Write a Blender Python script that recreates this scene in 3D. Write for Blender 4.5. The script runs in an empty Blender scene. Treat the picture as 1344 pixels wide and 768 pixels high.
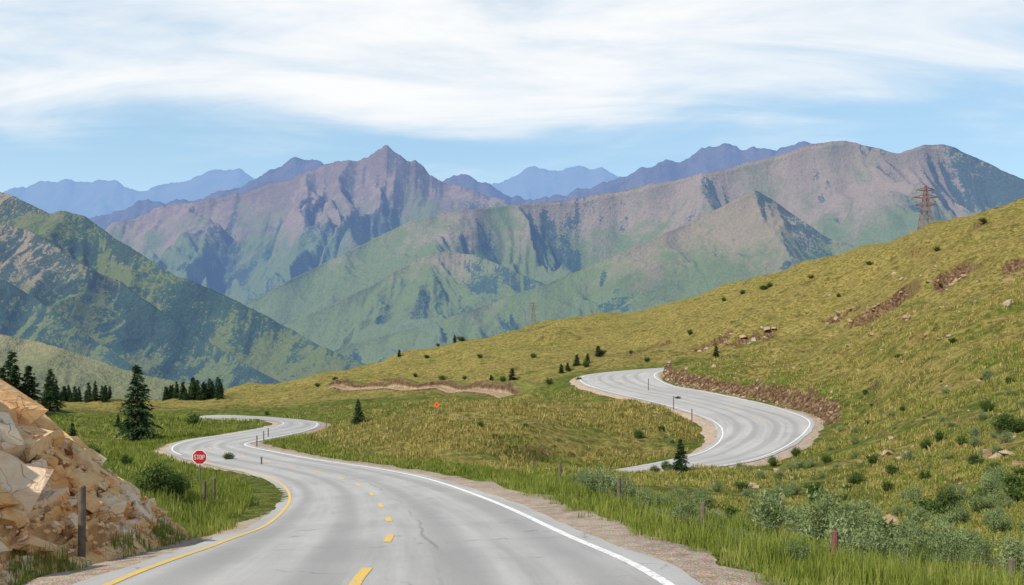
import bpy, bmesh, math, random
import numpy as np
from mathutils import Vector, Matrix
random.seed(7); np.random.seed(7)
F=1100.0; HC=2.5; HZ=480.0
def S(px,py,D):
    """image pixel coordinates and a chosen depth -> world metres"""
    return ((px-672)/F*D, D, HC-(py-HZ)/F*D)
sc=bpy.context.scene
COL=sc.collection
# ------------------------------------------------------------------ noise
_pc={}
def perlin(x,y,seed=0):
    if seed not in _pc:
        r=np.random.RandomState(seed); p=r.permutation(256); a=r.rand(256)*6.28318
        _pc[seed]=(np.concatenate([p,p]),np.cos(a),np.sin(a))
    p,gx,gy=_pc[seed]
    x=np.asarray(x,float); y=np.asarray(y,float)
    xi=np.floor(x).astype(np.int64); yi=np.floor(y).astype(np.int64)
    xf=x-xi; yf=y-yi
    u=xf*xf*xf*(xf*(xf*6-15)+10); v=yf*yf*yf*(yf*(yf*6-15)+10)
    def g(ix,iy,dx,dy):
        h=p[(p[ix&255]+iy)&255]; return gx[h]*dx+gy[h]*dy
    a=g(xi,yi,xf,yf); b=g(xi+1,yi,xf-1,yf); c=g(xi,yi+1,xf,yf-1); d=g(xi+1,yi+1,xf-1,yf-1)
    return ((a+(b-a)*u)+((c+(d-c)*u)-(a+(b-a)*u))*v)*1.5
def fbm(x,y,o=4,seed=0,gain=.5):
    s=0;a=1.;f=1.
    for i in range(o):
        s=s+a*perlin(x*f+i*17.3,y*f-i*9.1,seed+i); a*=gain; f*=2.03
    return s
def sstep(a,b,x):
    t=np.clip((x-a)/(b-a),0,1); return t*t*(3-2*t)
# ------------------------------------------------------------------ mesh helpers
def np_mesh(name,V,Fa,mats,midx=None,smooth=False,attrs=None,obj=True,uv=None):
    V=np.asarray(V,np.float32); Fa=np.asarray(Fa,np.int32); k=Fa.shape[1]; n=len(Fa)
    me=bpy.data.meshes.new(name)
    me.vertices.add(len(V)); me.vertices.foreach_set('co',V.ravel())
    me.loops.add(n*k); me.loops.foreach_set('vertex_index',Fa.ravel())
    me.polygons.add(n); me.polygons.foreach_set('loop_start',np.arange(0,n*k,k,dtype=np.int32))
    for m in mats: me.materials.append(m)
    if midx is not None: me.polygons.foreach_set('material_index',np.asarray(midx,np.int32))
    me.polygons.foreach_set('use_smooth',np.full(n,bool(smooth)))
    me.update(calc_edges=True)
    if attrs:
        for a,v in attrs.items():
            at=me.attributes.new(a,'FLOAT','POINT'); at.data.foreach_set('value',np.asarray(v,np.float32).ravel())
    if uv is not None:
        l=me.uv_layers.new(name='UVMap'); l.data.foreach_set('uv',np.asarray(uv,np.float32)[Fa.ravel()].ravel())
    if not obj: return me
    o=bpy.data.objects.new(name,me); COL.objects.link(o); return o
def grid_faces(r,c):
    i=np.arange(r-1)[:,None]*c+np.arange(c-1)[None,:]
    return np.stack([i,i+1,i+c+1,i+c],-1).reshape(-1,4)
class MB:
    """small mesh builder of mixed polygons"""
    def __init__(s): s.v=[];s.f=[];s.m=[]
    def strut(s,p,q,r0,r1=None,n=4,m=0,cap=True):
        r1=r0 if r1 is None else r1
        p=Vector(p);q=Vector(q);d=(q-p).normalized()
        a=d.orthogonal().normalized();b=d.cross(a);o=len(s.v)
        for c,r in((p,r0),(q,r1)):
            for i in range(n):
                t=6.28318*(i+.5)/n; s.v.append(c+(a*math.cos(t)+b*math.sin(t))*r)
        for i in range(n):
            j=(i+1)%n; s.f.append((o+i,o+j,o+n+j,o+n+i)); s.m.append(m)
        if cap: s.f.append(tuple(o+i for i in range(n))[::-1]); s.f.append(tuple(o+n+i for i in range(n))); s.m+=[m,m]
    def box(s,c,sz,m=0):
        o=len(s.v);x,y,z=c;a,b,d=[k/2 for k in sz]
        for i in(-1,1):
            for j in(-1,1):
                for k in(-1,1): s.v.append(Vector((x+i*a,y+j*b,z+k*d)))
        for f in((0,1,3,2),(4,6,7,5),(0,4,5,1),(2,3,7,6),(0,2,6,4),(1,5,7,3)):
            s.f.append(tuple(o+k for k in f)); s.m.append(m)
    def prism(s,pts,y0,y1,m=0):
        o=len(s.v);n=len(pts)
        for y in(y0,y1):
            for (x,z) in pts: s.v.append(Vector((x,y,z)))
        s.f.append(tuple(range(o,o+n))); s.f.append(tuple(range(o+n,o+2*n))[::-1]); s.m+=[m,m]
        for i in range(n):
            j=(i+1)%n; s.f.append((o+i,o+n+i,o+n+j,o+j)); s.m.append(m)
    def obj(s,name,mats,parent=None,loc=None):
        me=bpy.data.meshes.new(name); me.from_pydata([tuple(v) for v in s.v],[],s.f)
        for m in mats: me.materials.append(m)
        me.polygons.foreach_set('material_index',s.m); me.update()
        o=bpy.data.objects.new(name,me); COL.objects.link(o)
        if parent: o.parent=parent
        if loc: o.location=loc
        return o
# ------------------------------------------------------------------ material helper
class M:
    def __init__(s,name,mat=None):
        s.mat=bpy.data.materials.new(name); s.mat.use_nodes=True; s.nt=s.mat.node_tree; s.nt.nodes.clear()
        s.out=s.nt.nodes.new('ShaderNodeOutputMaterial')
    def setin(s,sock,v):
        if isinstance(v,bpy.types.NodeSocket): s.nt.links.new(v,sock)
        elif v is not None:
            if isinstance(v,(tuple,list)) and sock.type=='RGBA' and len(v)==3: v=(*v,1)
            sock.default_value=v
    def n(s,t,ins=None,**kw):
        nd=s.nt.nodes.new(t)
        for k,v in kw.items(): setattr(nd,k,v)
        for k,v in (ins or {}).items(): s.setin(nd.inputs[k],v)
        return nd
    def pos(s): return s.n('ShaderNodeNewGeometry').outputs['Position']
    def noise(s,scale,detail=4,rough=.55,vec=None,dist=0):
        return s.n('ShaderNodeTexNoise',{'Vector':vec if vec is not None else s.pos(),'Scale':scale,'Detail':detail,'Roughness':rough,'Distortion':dist}).outputs[0]
    def vor(s,scale,vec=None,feature='F1',out=0,rand=1):
        return s.n('ShaderNodeTexVoronoi',{'Vector':vec if vec is not None else s.pos(),'Scale':scale,'Randomness':rand},feature=feature).outputs[out]
    def ma(s,op,a,b=None,c=None,clamp=False):
        nd=s.n('ShaderNodeMath',operation=op,use_clamp=clamp); s.setin(nd.inputs[0],a)
        if b is not None: s.setin(nd.inputs[1],b)
        if c is not None: s.setin(nd.inputs[2],c)
        return nd.outputs[0]
    def mr(s,v,a,b,c=0.,d=1.):
        return s.n('ShaderNodeMapRange',{0:v,1:a,2:b,3:c,4:d},interpolation_type='SMOOTHSTEP').outputs[0]
    def mix(s,f,a,b,mode='MIX'):
        nd=s.n('ShaderNodeMix',data_type='RGBA',blend_type=mode); s.setin(nd.inputs[0],f); s.setin(nd.inputs[6],a); s.setin(nd.inputs[7],b); return nd.outputs[2]
    def ramp(s,f,st):
        nd=s.n('ShaderNodeValToRGB',{0:f}); e=nd.color_ramp.elements
        while len(e)<len(st): e.new(.5)
        for i,(p,c) in enumerate(st): e[i].position=p; e[i].color=(*c,1)
        return nd.outputs[0]
    def attr(s,name): return s.n('ShaderNodeAttribute',attribute_name=name).outputs['Fac']
    def sep(s,v): return s.n('ShaderNodeSeparateXYZ',{0:v}).outputs
    def mapv(s,scale,vec=None,rot=(0,0,0)):
        return s.n('ShaderNodeMapping',{'Vector':vec if vec is not None else s.pos(),'Scale':scale,'Rotation':rot}).outputs[0]
    def warp(s,scale,amt):
        P=s.pos(); nz=s.n('ShaderNodeTexNoise',{'Vector':P,'Scale':scale,'Detail':2.}).outputs[1]
        return s.n('ShaderNodeVectorMath',{0:nz,1:(amt,amt,amt),2:P},operation='MULTIPLY_ADD').outputs[0]
    def bump(s,h,strength,dist): return s.n('ShaderNodeBump',{'Height':h,'Strength':strength,'Distance':dist}).outputs[0]
    def done(s,col,rough=.9,bump=None,spec=.2,metal=0,transl=0,emis=None,emf=0):
        b=s.n('ShaderNodeBsdfPrincipled',{'Base Color':col,'Roughness':rough,'Metallic':metal})
        b.inputs['Specular IOR Level'].default_value=spec
        if bump is not None: s.setin(b.inputs['Normal'],bump)
        o=b.outputs[0]
        if transl:
            t=s.n('ShaderNodeBsdfTranslucent',{0:col}); mx=s.n('ShaderNodeMixShader',{0:transl,1:o,2:t.outputs[0]}); o=mx.outputs[0]
        if emis is not None:
            s.setin(b.inputs['Emission Color'],emis); s.setin(b.inputs['Emission Strength'],emf)
        s.nt.links.new(o,s.out.inputs[0]); return s.mat
def simple(name,c,rough=.6,metal=0,var=.25,scale=12):
    m=M(name); nz=m.noise(scale,5,.6)
    col=m.mix(m.mr(nz,.3,.7),tuple(k*(1-var) for k in c),tuple(min(1,k*(1+var)) for k in c))
    return m.done(col,rough,m.bump(nz,.2,.01),.3,metal)
# ------------------------------------------------------------------ ROADS (stations mostly from image pixels and chosen depths)
def W(x,y,z): return (x,y,z)
A=[(W(-4.5,-10,.75),W(2.3,-10,.7)),(W(-4.4,-3,.5),W(2.25,-3,.45)),(W(-4.42,4,.22),W(2.1,4,.2)),
 (S(140,768,9.6),S(880,768,9.6)),(S(290,712,15),S(740,700,15)),(S(355,685,22),S(640,655,24)),(S(380,655,30),S(560,628,35)),
 (S(367,634,38),S(490,614,44)),(S(330,620,45),S(420,604,51)),(S(270,607,53),S(365,594,58)),(S(226,591,64),S(322,584,65)),
 (S(245,579,72),S(340,578,71)),(S(300,570,80),S(370,572,77)),(S(348,562,88),S(398,566,85)),(S(372,556,94),S(414,560,93)),
 (S(358,552,99),S(408,553,102)),(S(315,549.5,103),S(335,546.5,109)),(S(270,549,107),S(272,545.5,113)),(S(222,556,110),S(222,553,118)),(S(170,561,112),S(170,557,120))]
B=[(S(776,620,56),S(783,629,50.5)),(S(812,616,55.5),S(822,623,50)),(S(880,604,57),S(950,611,50.5)),(S(925,592,60),S(1020,592,56.5)),(S(946,575,66),S(1058,566,66)),
 (S(943,558,72),S(1058,549,74)),(S(915,544,79),S(1008,532,85)),(S(860,528,88),S(940,517,95)),(S(800,514,99),S(885,507,104)),
 (S(768,504,108),S(864,498,111)),(S(762,496,118),S(860,491,118)),(S(785,490,128),S(872,486,124)),(S(850,484,138),S(895,483,129)),(S(930,479,142),S(935,480,134))]
def catmull(P,sub=24):
    P=np.array(P,float); P=np.vstack([2*P[0]-P[1],P,2*P[-1]-P[-2]]); out=[]
    for i in range(1,len(P)-2):
        t=np.linspace(0,1,sub,endpoint=False)[:,None]
        p0,p1,p2,p3=P[i-1],P[i],P[i+1],P[i+2]
        out.append(.5*((2*p1)+(-p0+p2)*t+(2*p0-5*p1+4*p2-p3)*t*t+(-p0+3*p1-3*p2+p3)*t**3))
    out.append(P[-2][None]); return np.vstack(out)
class Road:
    def __init__(s,st):
        s.L=catmull([a for a,b in st]); s.R=catmull([b for a,b in st])
        s.C=(s.L+s.R)/2; d=s.R-s.L; s.w=np.linalg.norm(d[:,:2],axis=1); s.n=d/s.w[:,None]
        s.len=np.concatenate([[0],np.cumsum(np.linalg.norm(np.diff(s.C,axis=0),axis=1))])
    def near(s,x,y):
        n=len(x); e=np.full(n,1e3); z=np.zeros(n); lat=np.zeros(n); idx=np.zeros(n,int)
        m=np.where((y<s.C[:,1].max()+25)&(x>s.C[:,0].min()-25)&(x<s.C[:,0].max()+25))[0]
        for k in range(0,len(m),40000):
            q=m[k:k+40000]; dx=x[q][:,None]-s.C[:,0]; dy=y[q][:,None]-s.C[:,1]; dd=dx*dx+dy*dy
            i=dd.argmin(1); d=np.sqrt(dd[np.arange(len(q)),i]); hw=s.w[i]/2
            la=(x[q]-s.C[i,0])*s.n[i,0]+(y[q]-s.C[i,1])*s.n[i,1]
            lc=np.clip(la,-hw-1.5,hw+1.5)
            e[q]=d-hw; lat[q]=la; idx[q]=i; z[q]=s.C[i,2]+lc*s.n[i,2]
        return e,z,lat,idx
    def ribbon(s,name,cs,mat,i0=0,i1=None,jit=None):
        i1=i1 or len(s.C); idx=np.arange(i0,i1); rows=[];uv=[]
        for k,(ref,off,dz) in enumerate(cs):
            if ref=='L': b=s.L[idx]
            elif ref=='R': b=s.R[idx]
            else: b=s.L[idx]+(s.R[idx]-s.L[idx])*ref
            o=np.full(len(idx),float(off))
            if jit and jit[k]: o=o+jit[k]*fbm(s.len[idx]*.35,idx*0.+k,3,40+k)
            p=b+s.n[idx]*o[:,None]; p=p+np.array([0,0,dz]); rows.append(p); uv.append(np.stack([((p-s.C[idx])*s.n[idx]).sum(1),s.len[idx]],1))
        V=np.stack(rows,1); U=np.stack(uv,1); r,c=V.shape[:2]
        return np_mesh(name,V.reshape(-1,3),grid_faces(r,c),[mat],uv=U.reshape(-1,2),smooth=True)
    def dashes(s,name,ref,hw,dz,mat,period,dash,start=0,end=1e9):
        V=[];Fc=[]
        t=start
        while t<min(end,s.len[-1]-dash):
            q=np.linspace(t,t+dash,5)
            rf=ref(q) if callable(ref) else np.full(5,ref)
            L=np.stack([np.interp(q,s.len,s.L[:,k]) for k in range(3)],1);R=np.stack([np.interp(q,s.len,s.R[:,k]) for k in range(3)],1)
            n=(R-L)/np.linalg.norm(R-L,axis=1)[:,None]; c=L+(R-L)*rf[:,None]+np.array([0,0,dz])
            o=len(V)
            for i in range(5): V+= [c[i]-n[i]*hw,c[i]+n[i]*hw]
            for i in range(4): Fc.append((o+2*i,o+2*i+1,o+2*i+3,o+2*i+2))
            t+=period
        return np_mesh(name,V,Fc,[mat])
RA=Road(A); RB=Road(B)
# ------------------------------------------------------------------ TERRAIN
CT=[S(*p) for p in [
(1344,768,11.5),(1344,700,17),(1344,650,22),(1344,600,30),(1344,560,36),(1344,500,48),(1344,430,65),(1344,368,84),
(1200,768,11.3),(1200,700,18.5),(1200,650,27),(1200,600,38),(1200,550,50),(1200,500,65),(1200,450,82),(1200,406,100),
(1050,720,16),(1050,680,24),(1050,640,34),(1060,605,48),(1110,575,60),(1125,550,70),(1085,520,82),(1050,490,98),(1040,452,115),
(900,700,17.5),(900,660,25),(900,630,38),(900,617,45),(780,640,29),(720,655,24),(800,625,40),(700,622,38),(640,625,38),(560,612,46),
(700,614,46),(700,582,56),(700,550,66),(700,529,76),(820,595,61),(850,562,68),(850,535,75),(600,605,50),(600,570,60),(600,534,74),
(480,600,56),(480,575,64),(500,550,74),(420,588,62),(405,578,68),(430,565,80),
(600,528,104),(480,545,96),(450,535,115),(550,525,125),(650,520,125),(735,516,105),(715,500,130),(640,508,150),(500,512,165),(400,524,170),
(300,535,180),(300,540,135),(150,540,140),(150,535,190),(50,548,105),(220,551,98),(160,553,98),
(700,480,170),(800,478,150),(780,455,190),(700,450,210),(600,480,200),(500,495,210),(400,510,230),
(1344,278,150),(1270,302,160),(1200,325,170),(1120,347,185),(1050,366,200),(950,388,220),(850,409,235),(720,427,245),(640,445,250),(560,462,255),(500,478,260),
(430,497,265),(350,513,275),(280,520,290),(200,529,300),(100,536,300),(0,539,300),
(1344,330,128),(1200,380,140),(1100,402,160),(1000,430,165),(900,450,170),(900,474,137),(950,466,132),(860,480,146),
(1215,330,250),(1344,300,240),(1000,400,300),(800,432,320),
(300,682,22),(345,650,31),(250,652,28),(200,650,28),(150,620,38),(280,620,42),(220,613,48),(180,602,58),(130,590,65),(180,580,76),
(60,580,60),(0,562,70),(100,560,90)]]
CT+=[(0.611*104,104,7.),(.48*117,117,5.8),(.335*128,128,3.6),(2.1,85,-2.6),(-5.5,85,-2.9),(-15,88,-3.4),
(-20,340,-4),(-80,340,-14),(-150,380,-20),(250,420,38),(125,420,22),(10,420,-8),(-100,420,-24),(-220,420,-30),(-350,420,-30),(380,420,50),
(-25,15,1.5),(-12,14,.5),(-9,20,-.8),(-16,28,-.5),(-40,40,-1),(-80,80,-3),(-150,150,-8),(-15,0,.6),(-8,-5,.7),(5,-5,.4),(15,0,.3),(20,10,0.3),(35,20,2.5),(28,30,1.2),(60,50,11),(100,80,28),(200,200,48),(160,140,42),
(-7,11,-.15),(-7,15,-.4),(-8,8,.1),(4.2,9.6,-.15),(6,6,-.1),(200,900,-60),(700,900,-60),(-300,900,-60),(-800,900,-60),(0,900,-60)]
for R_ in (RA,RB):
    for i in range(0,len(R_.C),24):
        if R_ is RA and i>24*17: continue
        CT.append(tuple(R_.C[i]))
CT=np.array(CT)
def emb(x,y): return np.stack([x/(y+12)*1.7,np.log(np.maximum(y+12,1.5))],-1)
def tps(d2): return .5*d2*np.log(d2+1e-12)
E=emb(CT[:,0],CT[:,1]); n=len(E)
K=tps(((E[:,None]-E[None])**2).sum(-1))+np.eye(n)*2e-4
Pm=np.hstack([np.ones((n,1)),E]); Am=np.block([[K,Pm],[Pm.T,np.zeros((3,3))]])
sol=np.linalg.solve(Am,np.concatenate([(CT[:,2]-HC)/(CT[:,1]+12),np.zeros(3)]))
def natural(x,y):
    out=np.empty(len(x))
    for k in range(0,len(x),30000):
        e=emb(x[k:k+30000],y[k:k+30000])
        d2=((e[:,None,:]-E[None])**2).sum(-1)
        out[k:k+30000]=tps(d2)@sol[:n]+sol[n]+e@sol[n+1:]
    return out*(y+12)+HC
BS=24
def ground(x,y,full=False):
    x=np.atleast_1d(np.asarray(x,float)); y=np.atleast_1d(np.asarray(y,float))
    z=natural(x,y)
    ea,za,la,ia=RA.near(x,y); eb,zb,lb,ib=RB.near(x,y)
    soil=np.zeros(len(x))
    bank=(lb>0)*sstep(4.2*BS,5.*BS,ib)*(1-sstep(10.6*BS,11.6*BS,ib))*(eb<60)
    bh=1.0+.5*fbm(x*.16,y*.16,3,5)
    top=1.0+.45*fbm(x*.5,y*.5,3,6)
    cut=bank*sstep(top,top+.9,eb)*(1-sstep(8,26,eb))*bh
    ka=sstep(1.1,5.,ea); kb=np.where(bank>.5,sstep(.9,3.,eb),sstep(.9,4.5,eb))
    rough=(.24*fbm(x*.22,y*.22,4,11)+.07*fbm(x*1.1,y*1.1,3,12))*np.clip(.25+y/80,0,1.)
    big=2.4*fbm(x*.022,y*.022,3,21)*sstep(110,190,y)+.9*fbm(x*.06,y*.06,3,22)*sstep(60,140,y)
    hum=np.abs(perlin(x*.05+y*.025,y*.11-x*.03,24))+.5*np.abs(perlin(x*.12+y*.05,y*.2-x*.06,25))
    big=big+1.4*hum*sstep(30,110,y)*sstep(5,30,x-y*.1)
    z=z+rough+big
    z=np.where(eb<200,(zb-.14)*(1-kb)+z*kb,z)+cut
    z=np.where(ea<200,(za-.14)*(1-ka)+z*ka,z)
    soil=np.maximum(soil,bank*sstep(top-.3,top,eb)*(1-sstep(top+.9,top+1.3,eb)))
    if full: return z,ea,eb,soil
    return z
def hit(px,py,dmin=8,dmax=330):
    D=np.exp(np.linspace(math.log(dmin),math.log(dmax),340))
    x=(px-672)/F*D; zr=HC-(py-HZ)/F*D; d=ground(x,D)-zr
    c=np.where((d[1:]>0)&(d[:-1]<=0))[0]
    if len(c):
        i=c[0]; t=-d[i]/(d[i+1]-d[i]); Dd=D[i]+(D[i+1]-D[i])*t
    else: Dd=D[np.argmin(np.abs(d/D))]
    xx=(px-672)/F*Dd; return float(xx),float(Dd),float(ground(xx,Dd)[0])
SOIL=[(1150,402,46,2.6),(1190,408,22,1.8),(1250,362,26,1.8),(985,436,44,1.6),(935,446,32,1.4),(1100,412,26,1.4),(845,458,30,.5),(870,450,16,.5),(705,430,26,.8),(1285,292,12,.6),(1325,345,16,1.),(1060,370,10,.5)]
SW=[]
for (px,py,wpx,dr) in SOIL:
    x,y,z=hit(px,py,95,320); SW.append((x,y,wpx*y/F,dr))
def scarps(x,y):
    s=np.zeros(len(x)); dz=np.zeros(len(x))
    for (cx,cy,rw,dr) in SW:
        m=np.where((np.abs(x-cx)<rw*2)&(np.abs(y-cy)<30))[0]
        if not len(m): continue
        X_=x[m];Y_=y[m]
        lx=(X_-cx)/rw; ly=(Y_-cy)+1.8*fbm(X_*.15,Y_*.02,3,33)
        e=1-sstep(.45,1.05,np.abs(lx)+.15*fbm(X_*.3,Y_*.3,2,34))
        hol=np.exp(-np.clip(-ly,0,None)/3.2)*(ly<0)+(ly>=0)*(1-sstep(0,.9,ly))
        dz[m]-=dr*e*hol*1.3; s[m]=np.maximum(s[m],e*sstep(-1.4,-.4,ly)*(1-sstep(.6,1.1,ly)))
    return s,dz
def lush_and_shade(x,y,ea,eb):
    u=x/np.maximum(y,4)
    l=.33*(1-sstep(2,9,np.minimum(ea,eb)))
    fld=np.exp(-((y-112)/26)**2)*(1-sstep(6,16,x-(y-112)*.1)); l=l+.5*fld*(y>82)
    l=l+.3*(x<-8)*sstep(20,40,y)*(1-sstep(120,170,y))*(1-sstep(-14,-8,x))
    kn=np.exp(-((y-66)/14)**2-((x+1)/17)**2)*(y<84); l=l-.26*kn
    crest=150-108*u
    right=sstep(.05,.25,u)
    l=l+right*(.02*(1-sstep(0,6,y-crest))-.10*sstep(0,8,y-crest))+right*.35*np.exp(-((y-crest-12)/12)**2)  # darker green band behind the crest paints the ravine's shadow into the grass
    l=l+.12*right*(1-sstep(18,55,y))-.06
    return l
nr,nc=1000,820
yy=np.exp(np.linspace(math.log(3),math.log(920),nr))-12+0.0
ss=np.linspace(-.98,.98,nc)
Y,Sx=np.meshgrid(yy,ss,indexing='ij'); X=Sx*(Y+24)
xf=X.ravel(); yf=Y.ravel()
z,ea,eb,soil=ground(xf,yf,True)
sm,dz=scarps(xf,yf); z=z+dz+sm*.25*fbm(xf*.8,yf*.8,3,8)
soil=np.maximum(soil,sm)
edge=np.maximum(np.abs(Sx.ravel())-.9,0)/.08
z=z*(1-sstep(.0,1,edge)*sstep(100,500,yf))+(-62)*sstep(0,1,edge)*sstep(100,500,yf)

def ground_mat():
    m=M('meadow_ground'); P=m.pos(); xyz=m.sep(P)
    n1=m.noise(.035,2,.6); n2=m.noise(.22,4,.65); n3=m.noise(1.6,5,.75); n4=m.noise(11,2,.7)
    n5=m.noise(1,4,.7,vec=m.mapv((.10,.42,.5),rot=(0,0,.35)),dist=.5)
    lush_shade=m.mix(m.mr(n3,.35,.65),(.07,.10,.015),(.20,.225,.042))
    dry=m.mix(m.mr(n3,.35,.65),(.175,.138,.032),(.42,.335,.108))
    f=m.ma('ADD',m.mr(xyz[1],30,170,.30,.66),m.ma('MULTIPLY',m.mr(n1,.35,.65),.30))
    f=m.ma('ADD',f,m.mr(n2,.34,.66,-.32,.30)); f=m.ma('ADD',f,m.mr(n5,.36,.64,-.32,.30))
    f=m.ma('SUBTRACT',f,m.attr('lush_shade'))
    col=m.mix(m.mr(f,.0,.85),lush_shade,dry)
    v=m.vor(1.1,m.warp(2.,1.)); dk=m.ma('MULTIPLY',m.mr(v,.12,.45,1,0),m.mr(n2,.38,.56)); col=m.mix(m.ma('MULTIPLY',dk,.75),col,(.045,.055,.012))
    v2=m.vor(.35,m.warp(1.,1.2)); dk2=m.ma('MULTIPLY',m.mr(v2,.1,.5,1,0),m.mr(n5,.4,.58)); col=m.mix(m.ma('MULTIPLY',dk2,.68),col,(.055,.062,.015))
    col=m.mix(m.mr(n4,.3,.7,.0,.5),col,m.mix(.55,col,(.02,.025,.006)))
    nrm=m.sep(m.n('ShaderNodeNewGeometry').outputs['Normal'])
    steep=m.mr(nrm[2],.64,.78,1,0)
    s=m.ma('ADD',m.attr('soil'),m.ma('MULTIPLY',steep,.6)); s=m.ma('ADD',s,m.mr(n3,.3,.7,-.5,.35))
    s=m.mr(s,.35,.65)
    patch=m.mr(m.ma('ADD',n3,m.ma('MULTIPLY',n5,.5)),.88,.97); s=m.ma('MAXIMUM',s,m.ma('MULTIPLY',patch,.6))
    earth=m.ramp(m.noise(2.4,4,.75),[(.3,(.035,.02,.012)),(.5,(.15,.085,.045)),(.7,(.40,.29,.18))])
    col=m.mix(s,col,earth)
    h=m.ma('ADD',n3,m.ma('MULTIPLY',n4,.3))
    return m.done(col,.95,m.bump(h,1.,.5),.08)
GM=ground_mat()
np_mesh('meadow_ground',np.stack([xf,yf,z],1),grid_faces(nr,nc),[GM],smooth=True,attrs={'soil':soil,'lush_shade':lush_and_shade(xf,yf,ea,eb)})
def valley_mat():
    m=M('valley_floor'); n1=m.noise(.004,5,.6); n2=m.noise(.03,4,.6)
    c=m.mix(m.mr(n1,.35,.65),(.10,.12,.045),(.24,.21,.09)); c=m.mix(m.mr(n2,.55,.65),c,(.03,.05,.03)); return m.done(c,.95)
np_mesh('valley_floor',[(-16000,-3000,-58),(16000,-3000,-58),(16000,16000,-58),(-16000,16000,-58)],[(0,1,2,3)],[valley_mat()])
# ------------------------------------------------------------------ MOUNTAINS
def mtn_mat(name,haze,green,brown,forest_shade,fth,fine,hc=(.215,.36,.70),rockh=None,hs=0.):
    m=M(name)
    n1=m.noise(fine*.1,4,.6); n2=m.noise(fine*.5,6,.72); n3=m.noise(fine*3,4,.8)
    h=m.attr('hgt'); fo=m.attr('forest_shade')
    f=m.ma('ADD',m.mr(h,.2+hs,.9+hs,-.2,.8),m.mr(n1,.3,.7,-.35,.35))
    f=m.ma('ADD',f,m.mr(n2,.3,.7,-.2,.2))
    col=m.mix(m.mr(f,.0,.8),green,brown)
    col=m.mix(m.mr(n3,.35,.65,0,.5),col,m.mix(.55,col,(.02,.03,.02)))
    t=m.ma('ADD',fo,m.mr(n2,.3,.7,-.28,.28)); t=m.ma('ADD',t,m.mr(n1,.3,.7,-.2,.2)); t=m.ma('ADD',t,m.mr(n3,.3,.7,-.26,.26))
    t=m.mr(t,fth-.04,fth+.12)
    col=m.mix(m.ma('MULTIPLY',t,.88),col,m.mix(m.mr(n3,.35,.65),forest_shade,tuple(k*2.5 for k in forest_shade)))  # dark tree colour, also standing in for shade on right-facing slopes
    if rockh:
        r=m.mr(m.ma('ADD',h,m.mr(n2,.3,.7,-.25,.25)),rockh,rockh+.2); col=m.mix(m.ma('MULTIPLY',r,.6),col,m.mix(m.mr(n3,.3,.7),(.05,.05,.07),(.26,.19,.18)))
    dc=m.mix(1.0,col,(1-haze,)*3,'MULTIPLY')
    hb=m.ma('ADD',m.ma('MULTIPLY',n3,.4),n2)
    return m.done(dc,1,m.bump(hb,.85,.7/fine),0,emis=hc,emf=haze)  # distance haze painted in: surface colour dimmed, blue glow added
def mountain(name,crest,D,mat,seed,slope=.55,lam=600,amp=.5,base=-58,jag=1.,skew=0.,shear=0.,nu=520,nt=230,power=1.1):
    c=np.array([(p[0],p[1],p[2] if len(p)>2 else D) for p in crest],float)
    px=np.linspace(c[0,0],c[-1,0],nu)
    py=np.interp(px,c[:,0],c[:,1]); Dv=np.interp(px,c[:,0],c[:,2])
    k=max(3,int(nu*.012)); ker=np.hanning(k+2)[1:-1]; ker/=ker.sum()
    py=np.convolve(np.pad(py,(k,k),'edge'),ker,'same')[k:-k]; k2=k*4; ker=np.hanning(k2)/np.hanning(k2).sum(); Dv=np.convolve(np.pad(Dv,(k2,k2),'edge'),ker,'same')[k2:-k2]
    py=py-jag*(fbm(px*.03,px*0,5,seed,.6)*3.2)
    Dv=Dv*(1+.03*fbm(px*.006,px*0+3,3,seed+3))
    Xc=(px-672)/F*Dv; Zc=HC+(HZ-py)/F*Dv; H=np.maximum(Zc-base,15)
    ts=np.concatenate([-np.linspace(.5,.03,18),np.linspace(0,1,nt)**1.15])
    T,XC=np.meshgrid(ts,Xc,indexing='ij'); HH=np.broadcast_to(H,T.shape); dep=HH/slope
    Yc=np.broadcast_to(Dv,T.shape)
    ta=np.abs(T)
    Yw=Yc-T*dep; Xw=XC+skew*T*dep
    wx=.55*fbm(Xw/(lam*1.8),Yw/(lam*1.8),3,seed+50)
    car=0; a=1.; fr=1.; tot=0; c0=None
    for i in range(6):
        sh=shear*(1 if i<1 else (.3 if i%2 else 1.6))
        nn=perlin(Xw/lam*fr+wx*fr+sh*Yw/lam*fr+i*5.3,Yw/(lam*(2.4-.2*i))*fr+i*3.1+.6*wx,seed+i*3+1)
        nn=np.sqrt(nn*nn+.0025*(1+i))-.03
        car=car+a*nn; tot+=a; a*=.47; fr*=2.1
        if i==2: c0=car/tot*2.1
    car=car/tot*2.1
    env=(np.clip(ta,0,1)**.55)*np.clip(1.02-ta,0,1)**.35*1.3
    prof=np.clip(1-ta,0,1)**power
    Z=base-4+HH*prof-amp*HH*env*car*.82
    Z0=base-4+HH*prof-amp*HH*env*c0*.82
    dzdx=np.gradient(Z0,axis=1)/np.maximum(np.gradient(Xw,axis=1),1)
    forest_shade=np.clip(c0*.6,0,1)*.6+np.clip(-dzdx*1.0,-.35,.5)  # tree cover in gullies; right-facing slopes darkened too as painted shade
    hg=(Z-base)/(H.max())
    V=np.stack([Xw,Yw,Z],-1).reshape(-1,3)
    return np_mesh(name,V,grid_faces(*T.shape)[:,::-1],[mat],smooth=True,attrs={'forest_shade':forest_shade,'hgt':hg})
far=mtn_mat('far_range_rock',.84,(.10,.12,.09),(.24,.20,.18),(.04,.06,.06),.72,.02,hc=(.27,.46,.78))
rug=mtn_mat('rugged_range_rock',.56,(.07,.10,.05),(.17,.13,.12),(.02,.035,.04),.50,.022,rockh=.5,hc=(.215,.38,.74))
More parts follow.
